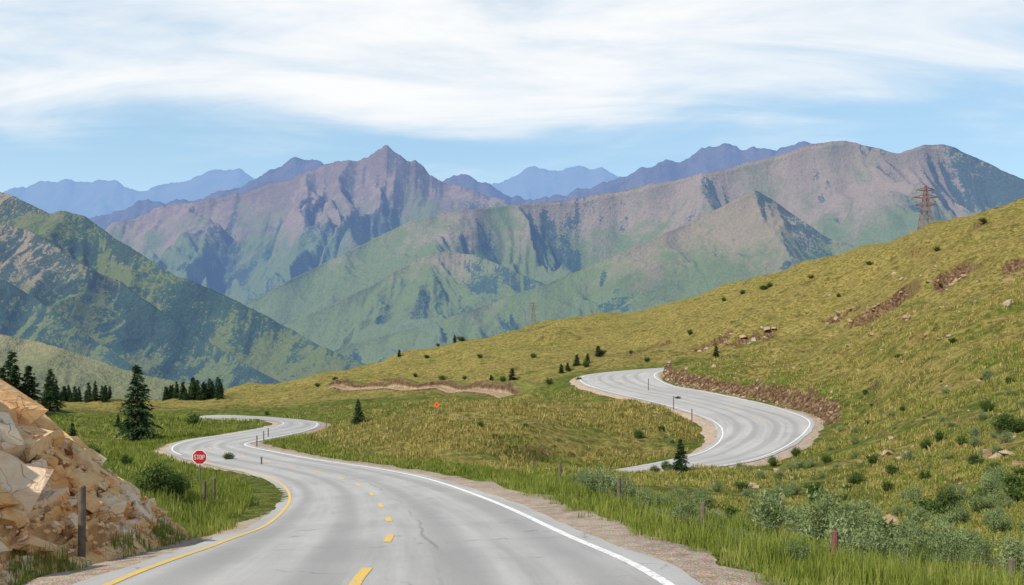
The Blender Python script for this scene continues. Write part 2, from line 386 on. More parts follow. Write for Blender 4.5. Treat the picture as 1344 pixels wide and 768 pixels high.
cen=mtn_mat('central_range_rock',.40,(.15,.20,.07),(.34,.24,.18),(.02,.045,.04),.55,.025,rockh=.66)
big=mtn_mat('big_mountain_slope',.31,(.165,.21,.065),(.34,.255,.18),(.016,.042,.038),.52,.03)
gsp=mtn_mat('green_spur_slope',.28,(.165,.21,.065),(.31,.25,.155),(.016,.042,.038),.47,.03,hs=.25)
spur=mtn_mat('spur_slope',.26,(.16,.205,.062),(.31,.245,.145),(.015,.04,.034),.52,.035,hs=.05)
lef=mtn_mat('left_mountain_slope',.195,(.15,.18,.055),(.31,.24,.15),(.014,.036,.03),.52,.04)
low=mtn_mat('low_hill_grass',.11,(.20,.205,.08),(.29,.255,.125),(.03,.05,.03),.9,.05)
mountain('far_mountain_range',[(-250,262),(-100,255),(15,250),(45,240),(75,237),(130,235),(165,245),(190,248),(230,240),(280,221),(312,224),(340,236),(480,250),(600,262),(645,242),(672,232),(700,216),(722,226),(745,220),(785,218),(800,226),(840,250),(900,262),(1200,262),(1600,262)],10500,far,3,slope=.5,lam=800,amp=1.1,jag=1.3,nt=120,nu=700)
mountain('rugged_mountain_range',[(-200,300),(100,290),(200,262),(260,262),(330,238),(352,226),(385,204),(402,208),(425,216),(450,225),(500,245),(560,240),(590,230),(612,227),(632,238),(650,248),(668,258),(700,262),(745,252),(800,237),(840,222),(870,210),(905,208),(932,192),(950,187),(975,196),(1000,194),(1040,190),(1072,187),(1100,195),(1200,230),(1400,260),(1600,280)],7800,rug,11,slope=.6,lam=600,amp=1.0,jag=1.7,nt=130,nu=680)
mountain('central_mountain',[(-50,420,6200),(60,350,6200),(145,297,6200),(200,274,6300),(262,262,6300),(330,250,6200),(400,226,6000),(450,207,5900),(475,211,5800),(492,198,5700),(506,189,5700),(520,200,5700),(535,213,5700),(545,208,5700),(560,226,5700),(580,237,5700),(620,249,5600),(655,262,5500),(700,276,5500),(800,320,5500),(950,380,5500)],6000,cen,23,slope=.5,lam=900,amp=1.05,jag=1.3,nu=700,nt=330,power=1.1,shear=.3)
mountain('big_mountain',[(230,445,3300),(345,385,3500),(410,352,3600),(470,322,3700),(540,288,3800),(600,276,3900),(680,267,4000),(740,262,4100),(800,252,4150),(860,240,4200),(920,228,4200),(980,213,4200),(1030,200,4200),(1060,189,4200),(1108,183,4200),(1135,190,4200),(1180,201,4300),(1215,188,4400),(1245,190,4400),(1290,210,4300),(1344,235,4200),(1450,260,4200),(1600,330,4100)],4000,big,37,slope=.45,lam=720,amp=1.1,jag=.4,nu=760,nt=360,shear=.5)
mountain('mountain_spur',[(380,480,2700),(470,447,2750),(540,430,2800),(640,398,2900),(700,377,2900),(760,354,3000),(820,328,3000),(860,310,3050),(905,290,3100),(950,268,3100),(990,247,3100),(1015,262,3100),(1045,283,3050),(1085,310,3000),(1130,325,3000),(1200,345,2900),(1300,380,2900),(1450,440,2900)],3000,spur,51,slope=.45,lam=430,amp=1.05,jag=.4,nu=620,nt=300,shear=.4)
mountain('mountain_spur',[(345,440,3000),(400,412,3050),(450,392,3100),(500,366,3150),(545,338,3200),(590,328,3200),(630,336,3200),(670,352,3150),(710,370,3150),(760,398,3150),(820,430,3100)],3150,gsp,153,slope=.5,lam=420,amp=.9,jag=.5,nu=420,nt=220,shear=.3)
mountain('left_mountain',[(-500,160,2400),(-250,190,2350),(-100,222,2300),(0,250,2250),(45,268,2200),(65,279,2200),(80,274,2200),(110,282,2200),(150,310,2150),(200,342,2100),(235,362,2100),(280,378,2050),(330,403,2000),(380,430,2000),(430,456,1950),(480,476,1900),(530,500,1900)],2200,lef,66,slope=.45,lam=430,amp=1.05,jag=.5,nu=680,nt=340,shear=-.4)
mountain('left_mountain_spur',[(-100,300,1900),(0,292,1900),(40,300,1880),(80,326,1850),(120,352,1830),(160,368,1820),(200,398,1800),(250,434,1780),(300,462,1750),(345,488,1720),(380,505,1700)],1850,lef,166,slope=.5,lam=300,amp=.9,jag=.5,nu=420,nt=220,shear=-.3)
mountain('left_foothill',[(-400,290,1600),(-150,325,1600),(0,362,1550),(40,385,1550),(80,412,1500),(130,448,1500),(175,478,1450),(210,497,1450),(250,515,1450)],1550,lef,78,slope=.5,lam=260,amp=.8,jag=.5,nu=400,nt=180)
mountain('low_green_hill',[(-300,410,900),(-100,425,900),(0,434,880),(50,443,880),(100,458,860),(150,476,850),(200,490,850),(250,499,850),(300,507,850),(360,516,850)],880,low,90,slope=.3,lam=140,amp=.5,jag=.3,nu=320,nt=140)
# ------------------------------------------------------------------ ROAD SURFACES
def asphalt():
    m=M('weathered_asphalt'); uv=m.n('ShaderNodeUVMap').outputs[0]; x=m.sep(uv)[0]
    st=m.noise(1,6,.65,vec=m.mapv((1.6,.07,1),uv)); n=m.noise(1.3,5,.6); fn=m.noise(60,3,.7); n5=m.noise(.25,4,.5)
    base=m.ramp(st,[(.25,(.26,.248,.235)),(.5,(.40,.382,.362)),(.75,(.52,.50,.47))])
    base=m.mix(m.mr(n,.3,.7,0,.4),base,(.33,.318,.305))
    base=m.mix(m.mr(n5,.4,.65,0,.35),base,(.52,.50,.47))
    ax=m.ma('ABSOLUTE',x); w=m.ma('ABSOLUTE',m.ma('SUBTRACT',m.ma('ABSOLUTE',m.ma('SUBTRACT',ax,1.75)),.8)); tr=m.mr(w,.05,.5,1,0)
    base=m.mix(m.ma('MULTIPLY',tr,m.mr(st,.3,.6,.2,.6)),base,(.24,.233,.225))
    base=m.mix(m.mr(fn,.35,.7,0,.4),base,m.mix(.55,base,(.08,.08,.08)))
    ve=m.vor(.33,m.warp(1.5,1.),'DISTANCE_TO_EDGE')
    cr=m.ma('MULTIPLY',m.mr(ve,.003,.012,1,0),m.mr(n,.5,.62)); base=m.mix(m.ma('MULTIPLY',cr,.45),base,(.09,.088,.085))
    sm_=m.ma('ABSOLUTE',m.ma('SUBTRACT',m.ma('SUBTRACT',x,.35),m.ma('MULTIPLY',m.noise(.5,3,.5),.5)))
    base=m.mix(m.ma('MULTIPLY',m.mr(sm_,.015,.05,1,0),m.mr(n5,.42,.55,0,.5)),base,(.14,.137,.133))
    return m.done(base,.85,m.bump(fn,.4,.012),.25)
def gravel():
    m=M('gravel_shoulder'); a=m.noise(3,6,.7); v=m.vor(28,out=1); b=m.noise(40,3,.7); c=m.noise(.6,4,.6)
    col=m.ramp(a,[(.3,(.26,.18,.125)),(.5,(.40,.305,.225)),(.7,(.52,.42,.33))])
    col=m.mix(.35,col,v,'OVERLAY'); col=m.mix(m.mr(c,.4,.7,0,.5),col,(.46,.38,.30))
    return m.done(col,.95,m.bump(m.ma('ADD',b,m.vor(28)),.8,.03),.15)
def paint(name,c):
    m=M(name); n=m.noise(9,6,.75); f=m.noise(60,3,.7)
    col=m.mix(m.mr(m.ma('ADD',n,m.ma('MULTIPLY',f,.4)),.62,.9),c,(.38,.36,.34)); return m.done(col,.6,None,.4)
AS=asphalt(); GR=gravel(); WP=paint('white_road_paint',(.82,.81,.78)); YP=paint('yellow_road_paint',(.75,.46,.03))
def full_road(R,nm,sl,sr):
    cs=[('L',-.4,0)]+[(t,0,0) for t in np.linspace(0,1,9)]+[('R',.4,0)]
    R.ribbon(nm,cs,AS,jit=[.12]+[0]*9+[.12])
    R.ribbon(nm+'_shoulder',[('L',-sl-.8,-.35),('L',-sl,-.05),('L',-.25,-.03),(.5,0,-.05),('R',.25,-.03),('R',sr,-.05),('R',sr+.8,-.4)],GR,jit=[.35,.3,0,0,0,.4,.45])
full_road(RA,'asphalt_road',1.1,1.5); full_road(RB,'mountain_road',.9,1.1)
cen_t=lambda q: np.interp(q,[0,20,26,34],[.44,.44,.5,.5])
i5=24*9
RA.ribbon('yellow_edge_line',[('L',-.05,.006),('L',.07,.006)],YP,0,i5+10)
RA.ribbon('white_edge_line',[('R',-.09,.006),('R',.05,.006)],WP)
RA.ribbon('white_edge_line',[('L',-.05,.006),('L',.07,.006)],WP,i5+14)
l96=np.interp(9.6,RA.C[:150,1],RA.len[:150])
RA.dashes('yellow_centre_line',cen_t,.07,.006,YP,4.9,1.45,l96-14.7-.2,l96+62)
RB.ribbon('white_edge_line',[('L',.0,.006),('L',.12,.006)],WP,20)
RB.ribbon('white_edge_line',[('R',-.12,.006),('R',0,.006)],WP,20)
RB.dashes('yellow_centre_line',.5,.05,.006,YP,7,3,30)
# ------------------------------------------------------------------ ROCKY BANK
def rock_mat(name,cols,sc_=1.):
    m=M(name); a=m.noise(.9*sc_,6,.7,dist=.6); b=m.noise(7*sc_,6,.75)
    lay=m.noise(1,5,.65,vec=m.mapv((.9*sc_,.9*sc_,8*sc_),rot=(.25,.6,0)),dist=.4)
    c1=m.ramp(a,[(.30,cols[0]),(.43,cols[1]),(.55,cols[2]),(.70,cols[3])])
    c1=m.mix(m.mr(lay,.45,.58,0,.5),c1,cols[1]); c1=m.mix(m.mr(b,.3,.52,.45,0),c1,m.mix(.5,c1,(.06,.03,.012)))
    rn=m.attr('rnd'); c1=m.mix(m.mr(rn,.6,1,0,.6),c1,cols[4]); c1=m.mix(m.mr(rn,.0,.25,.35,0),c1,cols[0])
    cr=m.vor(1.8*sc_,m.warp(2.,.7),'DISTANCE_TO_EDGE')
    c1=m.mix(m.mr(cr,.0,.022,.6,0),c1,(.08,.035,.015))
    return m.done(c1,.9,m.bump(m.ma('ADD',m.ma('MULTIPLY',lay,.9),m.ma('MULTIPLY',b,.6)),.9,.08),.15)
RM=rock_mat('tan_rock',[(.55,.22,.07),(.84,.44,.17),(.86,.58,.31),(.86,.69,.50),(.84,.73,.60)])
GRK=rock_mat('hill_rock',[(.12,.07,.04),(.28,.18,.11),(.42,.31,.2),(.5,.41,.31),(.4,.35,.29)])
def rock_variants(n,seed):
    r=random.Random(seed); out=[]
    for i in range(n):
        bm=bmesh.new()
        sh=r.uniform(-.35,.35); sh2=r.uniform(-.3,.3)
        for a in(-1,1):
            for b in(-1,1):
                for c in(-1,1):
                    k=r.uniform(.62,1.05); bm.verts.new((a*k+sh*c,b*r.uniform(.6,1.05)+sh2*c,c*r.uniform(.7,1.)))
        for k in range(r.randint(2,6)):
            bm.verts.new((r.uniform(-1.15,1.15),r.uniform(-1.15,1.15),r.choice((-1,1))*r.uniform(.4,1.1)))
        g=bmesh.ops.convex_hull(bm,input=bm.verts)
        bmesh.ops.delete(bm,geom=[e for e in g['geom_interior'] if isinstance(e,bmesh.types.BMVert)],context='VERTS')
        bmesh.ops.triangulate(bm,faces=bm.faces)
        bm.verts.index_update(); bm.verts.ensure_lookup_table()
        out.append((np.array([v.co[:] for v in bm.verts])*.75,np.array([[v.index for v in f.verts] for f in bm.faces]))); bm.free()
    return out
RV=rock_variants(36,4)
def scatter_rocks(items,seed,aligned=False):
    r=random.Random(seed); Vs=[];Fs=[];Rn=[];o=0
    for (x,y,z,s) in items:
        v,f=r.choice(RV)
        if aligned and s>.1: R=Matrix.Rotation(r.gauss(.3,.25),3,'Z')@Matrix.Rotation(r.gauss(.62,.16),3,'Y')@Matrix.Rotation(r.gauss(.12,.14),3,'X'); scl=np.array([s*r.uniform(1.0,1.6),s*r.uniform(.9,1.6),s*r.uniform(.35,.8)])
        else: R=Matrix.Rotation(r.uniform(0,6.28),3,'Z')@Matrix.Rotation(r.gauss(0,.35),3,'X')@Matrix.Rotation(r.gauss(0,.4),3,'Y'); scl=np.array([s*r.uniform(.7,1.4),s*r.uniform(.7,1.3),s*r.uniform(.45,.85)])
        q=(v*scl)@np.array(R).T+np.array([x,y,z]); Vs.append(q);Fs.append(f+o);o+=len(v);Rn.append(np.full(len(v),r.random()))
    return np.vstack(Vs),np.vstack(Fs),np.concatenate(Rn)
def bankH(y): return np.interp(y,[2,8,11,14,15.2,16.5,18.2,19.],[4.7,4.0,3.3,2.5,1.95,1.35,.35,-.3])
def toe_x(y): return -6.15-.2*fbm(y*.4,y*0,2,70)-np.clip((y-14.)*.25,0,3)
def bank_z(x,y):
    d=toe_x(y)-x; g=np.interp(y,[4,9.6,15,22],[.15,0,-.55,-1.3])
    rise=np.where(d<2.8,d*1.1,2.8*1.1+(d-2.8)*.3)
    h=np.minimum(rise,bankH(y)+.12*(d-2))
    return g-.12+np.maximum(h,-.4)
gx,gy=np.meshgrid(np.concatenate([np.linspace(-26,-12,40),np.linspace(-11.95,-5.6,360)]),np.linspace(1.5,19.5,480),indexing='xy')
bx=gx.ravel();by=gy.ravel(); bz=bank_z(bx,by)
blk=perlin(bx*1.1+by*.3,by*.9,60); blk2=perlin(bx*3,by*2.6,61)
dip=.5*bx+.12*by; q=(bz-dip+.34*blk+.10*blk2)*1.7
fl=np.floor(q); fr_=q-fl; terr=(fl+sstep(.74,.97,fr_))/1.7+dip-.34*blk-.10*blk2
hsh=np.sin(fl*12.9898+np.floor(by*.8+.6*blk+fl*.37)*78.233+np.floor(bx*.7+fl*.21)*37.7)*43758.5; hsh=hsh-np.floor(hsh)
msk=sstep(0,.5,toe_x(by)-.05-bx)
jt=np.minimum(np.abs((by*.8+.6*blk+fl*.37)%1),np.abs((bx*.7+fl*.21)%1))
bz2=bz*.12+terr*.88+.16*blk+.09*blk2+.03*fbm(bx*7,by*7,3,62)+.34*(hsh-.5)-.16*(1-sstep(.0,.07,jt))
bz=bz*(1-msk)+bz2*msk
bz=np.where(by>18.4,bz-(by-18.4)*1.5,bz)
Vb=np.stack([bx,by,bz],1); Fb=grid_faces(480,400); Fb=np.vstack([Fb[:,[0,1,2]],Fb[:,[0,2,3]]])
it=[]
rr=random.Random(5)
for i in range(320):
    y=rr.uniform(7.5,18.4); u=rr.random()**.8; tx=float(toe_x(np.array([y]))[0]); x=tx+.1-u*4.4
    z0=float(bank_z(np.array([x]),np.array([y]))[0]); s=rr.choice([.06,.1,.16,.26,.38,.5]) if x<tx-.3 else rr.uniform(.03,.12)
    if y>16.5: s*=.6
    if x>tx-1.: s=min(s,.24)
    it.append((x,y,z0-s*.12,s))
for i in range(1000):
    y=rr.uniform(7.5,18.); x=float(toe_x(np.array([y]))[0])+.3-rr.random()**1.6*1.6
    it.append((x,y,float(bank_z(np.array([x]),np.array([y]))[0])+.01,rr.uniform(.015,.07)))
Vr,Fr,Rr=scatter_rocks(it,9,True)
np_mesh('rocky_bank',np.vstack([Vb,Vr]),np.vstack([Fb,Fr+len(Vb)]),[RM],attrs={'rnd':np.concatenate([np.where(msk>.3,hsh,.5),Rr])})
it=[]
for k in range(300):
    i=rr.randint(int(4.6*BS),int(11.2*BS)); off=rr.uniform(.9,2.0)
    p=RB.R[i]+RB.n[i]*off; it.append((p[0],p[1],float(ground(p[0],p[1])[0]),rr.uniform(.05,.24)))
for (cx,cy,rw,dr) in SW:
    if dr<1.2: continue
    for k in range(14):
        x=cx+rr.uniform(-.8,.8)*rw; y=cy+rr.gauss(-.5,1.2); s_,d_=scarps(np.array([x]),np.array([y]))
        it.append((x,y,float(ground(x,y)[0]+d_[0]),rr.uniform(.2,.65)))
for k in range(230):
    px=rr.uniform(900,1344);py=rr.uniform(320,720)
    if py<278+(1344-px)*.42: continue
    x,y,z0=hit(px,py)
    if min(ground(np.array([x]),np.array([y]),True)[1:3])[0]<2: continue
    it.append((x,y,z0,rr.uniform(.04,.16)*(y/45)))
for (px,py,s) in [(1165,597,.3),(1180,603,.25),(1192,596,.2),(1300,598,.3),(1310,603,.35),(1325,600,.3),(1335,612,.25),(1322,400,.5),(1325,370,.6),(1340,360,.6),(1190,420,.5),(1020,620,.3),(990,640,.2),(1170,690,.18)]:
    x,y,z0=hit(px,py); it.append((x,y,z0+.05,s))
Vr,Fr,Rr=scatter_rocks(it,10); np_mesh('hillside_rocks',Vr,Fr,[GRK],attrs={'rnd':Rr})
# dirt track with a low cut across the middle field
tp=np.array([hit(px,py,110) for px,py in [(420,512),(450,510),(485,510),(520,510),(555,511),(590,512),(625,514),(655,518),(672,522)]])
tc_=catmull(tp,12); k_=np.hanning(15);k_/=k_.sum()
for a in(0,1): tc_[:,a]=np.convolve(np.pad(tc_[:,a],(7,7),'reflect',reflect_type='odd'),k_,'valid')
tt=np.gradient(tc_[:,:2],axis=0); tt/=np.linalg.norm(tt,axis=1)[:,None]; nn_=np.stack([-tt[:,1],tt[:,0]],1)
rows=[]; NT=len(tc_)
zc_=ground(tc_[:,0],tc_[:,1]); zc_=np.convolve(np.pad(zc_,(7,7),'edge'),k_,'valid')
fade=sstep(0,10,np.arange(NT))*(1-sstep(NT-11,NT-1,np.arange(NT)))
for o_,dz_ in((-2.2,-.6),(-1.3,.22),(.7,.28),(.9,1.15),(1.6,1.4),(4.,.6),(7,-.5)):
    oo=o_+.3*fbm(np.arange(NT)*.4,np.full(NT,o_),2,51); xy=tc_[:,:2]+nn_*oo[:,None]
    g_=ground(xy[:,0],xy[:,1]); zz=zc_+dz_ if -3<o_<.8 else g_+dz_*(1+.3*fbm(np.arange(NT)*.5,np.arange(NT)*0.,2,52))
    rows.append(np.column_stack([xy,zz*fade+(g_-.3)*(1-fade)]))
TV=np.stack(rows,1)
def track_mat():
    m=M('track_earth'); s=m.attr('soil'); n=m.noise(1.5,5,.7)
    tan=m.mix(m.mr(n,.3,.7),(.22,.15,.085),(.38,.29,.19)); dark=m.mix(m.mr(n,.3,.7),(.04,.025,.015),(.18,.11,.065)); gr=m.mix(m.mr(n,.3,.7),(.08,.10,.02),(.22,.20,.05))
    c=m.mix(m.mr(s,.2,.6),gr,dark); c=m.mix(m.mr(s,.75,.95),c,tan); return m.done(c,.95,m.bump(n,.6,.2),.1)
np_mesh('dirt_track',TV.reshape(-1,3),grid_faces(*TV.shape[:2])[:,::-1],[track_mat()],smooth=False,attrs={'soil':np.tile(np.array([.0,1,1,.6,.4,.0,0]),NT)})
# ------------------------------------------------------------------ VEGETATION
def leafmat(name,stops,transl=.25,rough=.7):
    m=M(name); r=m.attr('rnd'); n=m.noise(1.1,2,.5); f=m.ma('ADD',m.ma('MULTIPLY',r,.7),m.mr(n,.3,.7,0,.3))
    return m.done(m.ramp(f,stops),rough,None,.2,transl=transl)
GMs=leafmat('grass_blades',[(.0,(.07,.11,.015)),(.4,(.17,.22,.03)),(.72,(.30,.32,.065)),(1,(.50,.43,.2))],.35)
DGM=leafmat('dry_grass_blades',[(.0,(.12,.12,.022)),(.45,(.30,.25,.065)),(1,(.54,.43,.17))],.3)
SG=leafmat('sagebrush_leaves',[(.0,(.06,.10,.03)),(.5,(.175,.23,.085)),(1,(.34,.40,.19))],.25)
DG=leafmat('dark_shrub_leaves',[(.0,(.02,.04,.008)),(.5,(.06,.10,.02)),(1,(.12,.17,.035))],.2)
NM=leafmat('pine_needles',[(.0,(.010,.026,.009)),(.5,(.028,.06,.02)),(1,(.065,.11,.036))],.12)
BK=simple('bark',(.10,.065,.045),.9)
def blades(name,P,h,w,mat,lean=.35,seed=1):
    r=np.random.RandomState(seed); N=len(P); a=r.rand(N)*6.283; la=r.rand(N)*6.283; ln=r.rand(N)*lean*h
    sx=np.cos(a)*w/2; sy=np.sin(a)*w/2; lx=np.cos(la)*ln; ly=np.sin(la)*ln
    V=np.zeros((N,5,3))
    V[:,0]=P-np.stack([sx,sy,h*0+.03],1); V[:,1]=P+np.stack([sx,sy,-h*0-.03],1)
    mid=P+np.stack([lx*.35,ly*.35,h*.55],1); V[:,2]=mid-np.stack([sx,sy,h*0],1)*.7; V[:,3]=mid+np.stack([sx,sy,h*0],1)*.7
    V[:,4]=P+np.stack([lx,ly,h*(1-.25*ln/np.maximum(h,.01))],1)
    o=np.arange(N)[:,None]*5
    Fq=np.concatenate([o+np.array([[0,1,3]]),o+np.array([[0,3,2]]),o+np.array([[2,3,4]])])
    rn=np.repeat(np.clip(r.rand(N)*.75+.2*fbm(P[:,0]*.6,P[:,1]*.6,2,88)+.1,0,1),5)
    return np_mesh(name,V.reshape(-1,3),Fq,[mat],attrs={'rnd':rn})
def region_pts(n,ulo,uhi,ylo,yhi,seed,powy=1.):
    r=np.random.RandomState(seed); y=ylo*(yhi/ylo)**(r.rand(n)**powy); x=(ulo+(uhi-ulo)*r.rand(n))*y; return x,y
def verge(n,side,i0,i1,o0,o1,hh,seed,pw=1.):
    r=np.random.RandomState(seed); f=i0+(i1-i0)*r.rand(n)**pw; i=f.astype(int)
    off=o0+(o1-o0)*r.rand(n)
    b=(RA.R[i]+RA.n[i]*off[:,None]) if side=='R' else (RA.L[i]-RA.n[i]*off[:,None])
    b=b+(r.rand(n)-.5)[:,None]*(RA.C[np.minimum(i+1,len(RA.C)-1)]-RA.C[i])
    x,y=b[:,0],b[:,1]; z,ea,eb,_=ground(x,y,True)
    edge=1.35+.5*fbm(x*.8,y*.8,3,77)
    cl=fbm(x*1.3,y*1.3,2,79)
    k=(np.minimum(ea,eb)>edge-(0 if side=='R' else .45))&(r.rand(n)<.7+cl*.6)
    if side=='L': k&=~((y<18)&(x<toe_x(y)-.2))
    h=hh*(.4+.8*r.rand(n)**1.5)*(.7+.3*sstep(0,1.2,ea-edge))*(1+.55*cl)
    if side=='L': h=h*(.55+.45*sstep(13,19,y))
    return np.stack([x,y,z],1)[k],np.clip(h,.05,1)[k]
P1,h1=verge(90000,'R',2*24,7*24,1.0,5.,.34,1)
P2,h2=verge(30000,'R',6*24,11*24,1.0,5,.34,2)
P3,h3=verge(60000,'L',2*24,10*24,.8,4.5,.42,3)
P4,h4=verge(14000,'L',10*24,13*24,.9,6,.4,4)
PP=np.vstack([P1,P2,P3,P4]); hh=np.concatenate([h1,h2,h3,h4])
blades('roadside_grass',PP,hh,np.clip(PP[:,1]/F*1.0,.011,.05),GMs,seed=5)
def tuss(n,ulo,uhi,ylo,yhi,seed,hmin,hmax,per,mat,name,thr=-.1,pw=1.):
    x,y=region_pts(n,ulo,uhi,ylo,yhi,seed,pw); r=np.random.RandomState(seed+1)
    k=(fbm(x*.15,y*.15,3,99)+.5*fbm(x*.8,y*.8,2,98)+.25*(r.rand(n)-.5)>thr); x=x[k];y=y[k]
    X=np.repeat(x,per);Y=np.repeat(y,per); sp=np.repeat(.06+.10*r.rand(len(x)),per)*np.clip(Y/25,1,3)
    X=X+r.randn(len(X))*sp;Y=Y+r.randn(len(X))*sp
    z,ea,eb,_=ground(X,Y,True); k=(np.minimum(ea,eb)>1.6)&~((Y<19)&(X<-5.5)); X=X[k];Y=Y[k];z=z[k]
    h=(hmin+(hmax-hmin)*r.rand(len(X)))*np.clip(Y/30,.8,1.8)
    return blades(name,np.stack([X,Y,z],1),h,np.clip(Y/F*1.3,.014,.12),mat,seed=seed,lean=.8)
tuss(12000,.02,.75,9,60,21,.06,.2,7,GMs,'meadow_grass',-.05)
tuss(20000,.1,.75,12,110,25,.05,.18,6,DGM,'dry_meadow_grass',-.15,.8)
tuss(9000,-.7,-.25,18,110,29,.1,.3,6,GMs,'field_grass',-.2,.8)
tuss(9000,-.3,.25,42,110,33,.08,.22,6,DGM,'mound_grass',-.1)
r_=np.random.RandomState(3); n_=5000; yb=8+9.5*r_.rand(n_); xb=toe_x(yb)+.35-.5*r_.rand(n_); kk=fbm(xb*1.5,yb*1.5,2,5)>.12
zb_=np.maximum(ground(xb,yb),bank_z(xb,yb))
blades('bank_weeds',np.stack([xb,yb,zb_],1)[kk],(.08+.26*r_.rand(n_))[kk],np.full(kk.sum(),.012),GMs,seed=6)

def leaf_tris(C,size,r,up=.3,elong=1.6):
    N=len(C); d=r.randn(N,3); d[:,2]=np.abs(d[:,2])*.6+up; d/=np.linalg.norm(d,axis=1)[:,None]
    s=np.cross(d,r.randn(N,3)); s/=np.linalg.norm(s,axis=1)[:,None]
    L=size*(.6+.8*r.rand(N))[:,None]
    V=np.stack([C-s*L*.35,C+s*L*.35,C+d*L*elong],1)
    return V.reshape(-1,3),np.arange(N*3).reshape(-1,3)
def shrub_mesh(name,mat,seed,nst=26,nl=110,leaf=.045,open_=1.):
    r=np.random.RandomState(seed); mb=MB(); Vs=[];Rn=[]
    for i in range(nst):
        a=r.rand()*6.283; rad=r.rand()**.6*.62*open_; top=np.array([math.cos(a)*rad,math.sin(a)*rad,(1-.45*(rad/.62)**2)*(.55+.5*r.rand())])
        b=np.array([math.cos(a)*.05,math.sin(a)*.05,-.05]); mid=b*.4+top*.6+np.array([0,0,-.05])
        mb.strut(b,mid,.012,.008,3,1,False); mb.strut(mid,top,.008,.003,3,1,False)
        t=.28+.75*r.rand(nl)**.8
        c=b+(top-b)*t[:,None]+r.randn(nl,3)*np.array([.06,.06,.055])*(.5+t[:,None])
        c=c[c[:,2]>.02]; Vs.append(c); Rn.append(np.clip(.15+.45*r.rand()+.35*r.rand(len(c)),0,1))
    C=np.vstack(Vs); V,Fq=leaf_tris(C,leaf,r); rn=np.repeat(np.concatenate(Rn),3)
    sv=np.array([tuple(v) for v in mb.v]); sf=[]
    for f in mb.f: sf+= [(f[0],f[1],f[2]),(f[0],f[2],f[3])]
    sf=np.array(sf)
    return np_mesh(name,np.vstack([V,sv]),np.vstack([Fq,sf+len(V)]),[mat,BK],midx=[0]*len(Fq)+[1]*len(sf),attrs={'rnd':np.concatenate([rn,np.zeros(len(sv))])},obj=False)
SAGE=[shrub_mesh('sagebrush',SG,s,nst=24,nl=105,leaf=.042) for s in(1,2,3,4)]
BUSH=[shrub_mesh('leafy_shrub',DG,s+10,nst=30,nl=110,leaf=.05) for s in(1,2,3)]
SMALL=[shrub_mesh('small_shrub',DG,s+20,nst=14,nl=45,leaf=.10) for s in(1,2)]
def conifer_mesh(name,h,seed,levels=30,R=.26,dens=16,needle=.022):
    r=np.random.RandomState(seed); mb=MB()
    segs=8; pts=[(r.randn()*.004*h,r.randn()*.004*h,h*i/segs) for i in range(segs+1)]; pts[0]=(0,0,-.03*h)
    for i in range(segs): mb.strut(pts[i],pts[i+1],.017*h*(1-i/segs)+.002*h,.017*h*(1-(i+1)/segs)+.002*h,7,1,False)
    Cs=[];Ds=[];Rn=[]
    for l in range(levels):
        f=.07+.91*(l/(levels-1)); zc=f*h
        nb=int(5+4*(1-f))
        for b in range(nb):
            a=r.rand()*6.283; prof=(1-f)**.85*(1 if f>.16 else .55+f*2.8)
            L=h*R*(prof*(.5+.7*r.rand())+.02)
            d=np.array([math.cos(a),math.sin(a),0]); droop=-.18-.2*(1-f)+.5*f*f
            b0=np.array([0,0,zc+r.randn()*.01*h]); tip=b0+d*L+np.array([0,0,droop*L])
            mb.strut(b0,tip,.004*h*(1-f)+.001*h,.0008*h,3,1,False)
            nn=max(4,int(dens*(L/(h*R))+3)); t=.12+.88*r.rand(nn)
            for side in(-1,1):
                p=b0+(tip-b0)*t[:,None]; p[:,2]+=.10*L*np.sin(t*3.1)
                lat=np.cross(d,[0,0,1])*side
                wd_=(1-t)[:,None]*L*.42*r.rand(nn)[:,None]
                p=p+lat*wd_+r.randn(nn,3)*.008*h
                dd=d*.8+lat*(.8*r.rand(nn)[:,None])+np.array([0,0,-.25])+r.randn(nn,3)*.25
                Cs.append(p);Ds.append(dd);Rn.append(np.clip(.15+.25*r.rand()+.4*t+.2*r.rand(nn),0,1))
    C=np.vstack(Cs);D=np.vstack(Ds);D/=np.linalg.norm(D,axis=1)[:,None];N=len(C)
    s=np.cross(D,r.randn(N,3)*.5+np.array([0,0,1]));s/=np.linalg.norm(s,axis=1)[:,None]
    L=h*needle*(.7+.9*r.rand(N))[:,None]
    V=np.stack([C-s*L*.42,C+s*L*.42,C+D*L*1.7],1).reshape(-1,3);Fq=np.arange(N*3).reshape(-1,3); rn=np.repeat(np.concatenate(Rn),3)
    sv=np.array([tuple(v) for v in mb.v]); sf=[]
    for f in mb.f: sf+= [(f[0],f[1],f[2]),(f[0],f[2],f[3])]
    sf=np.array(sf)
    return (np.vstack([V,sv]),np.vstack([Fq,sf+len(V)]),[0]*len(Fq)+[1]*len(sf),np.concatenate([rn,np.zeros(len(sv))]))
def dat_mesh(name,d): return np_mesh(name,d[0],d[1],[NM,BK],midx=d[2],attrs={'rnd':d[3]},obj=False)
CD=[conifer_mesh('pine_tree',1,s,levels=34,R=R,dens=20) for s,R in((1,.31),(2,.25),(3,.28))]
CM=[dat_mesh('pine_tree',d) for d in CD]
CL=[conifer_mesh('x',1,s+9,levels=16,R=.24,dens=7,needle=.05) for s in range(3)]
CLM=[dat_mesh('pine_tree',d) for d in CL]
def inst(name,me,loc,s,rz=None,sx=None):
    o=bpy.data.objects.new(name,me); COL.objects.link(o); o.location=loc; o.rotation_euler=(0,0,random.uniform(0,6.28) if rz is None else rz)
    o.scale=(s*(sx or 1),s*(sx or 1),s); return o
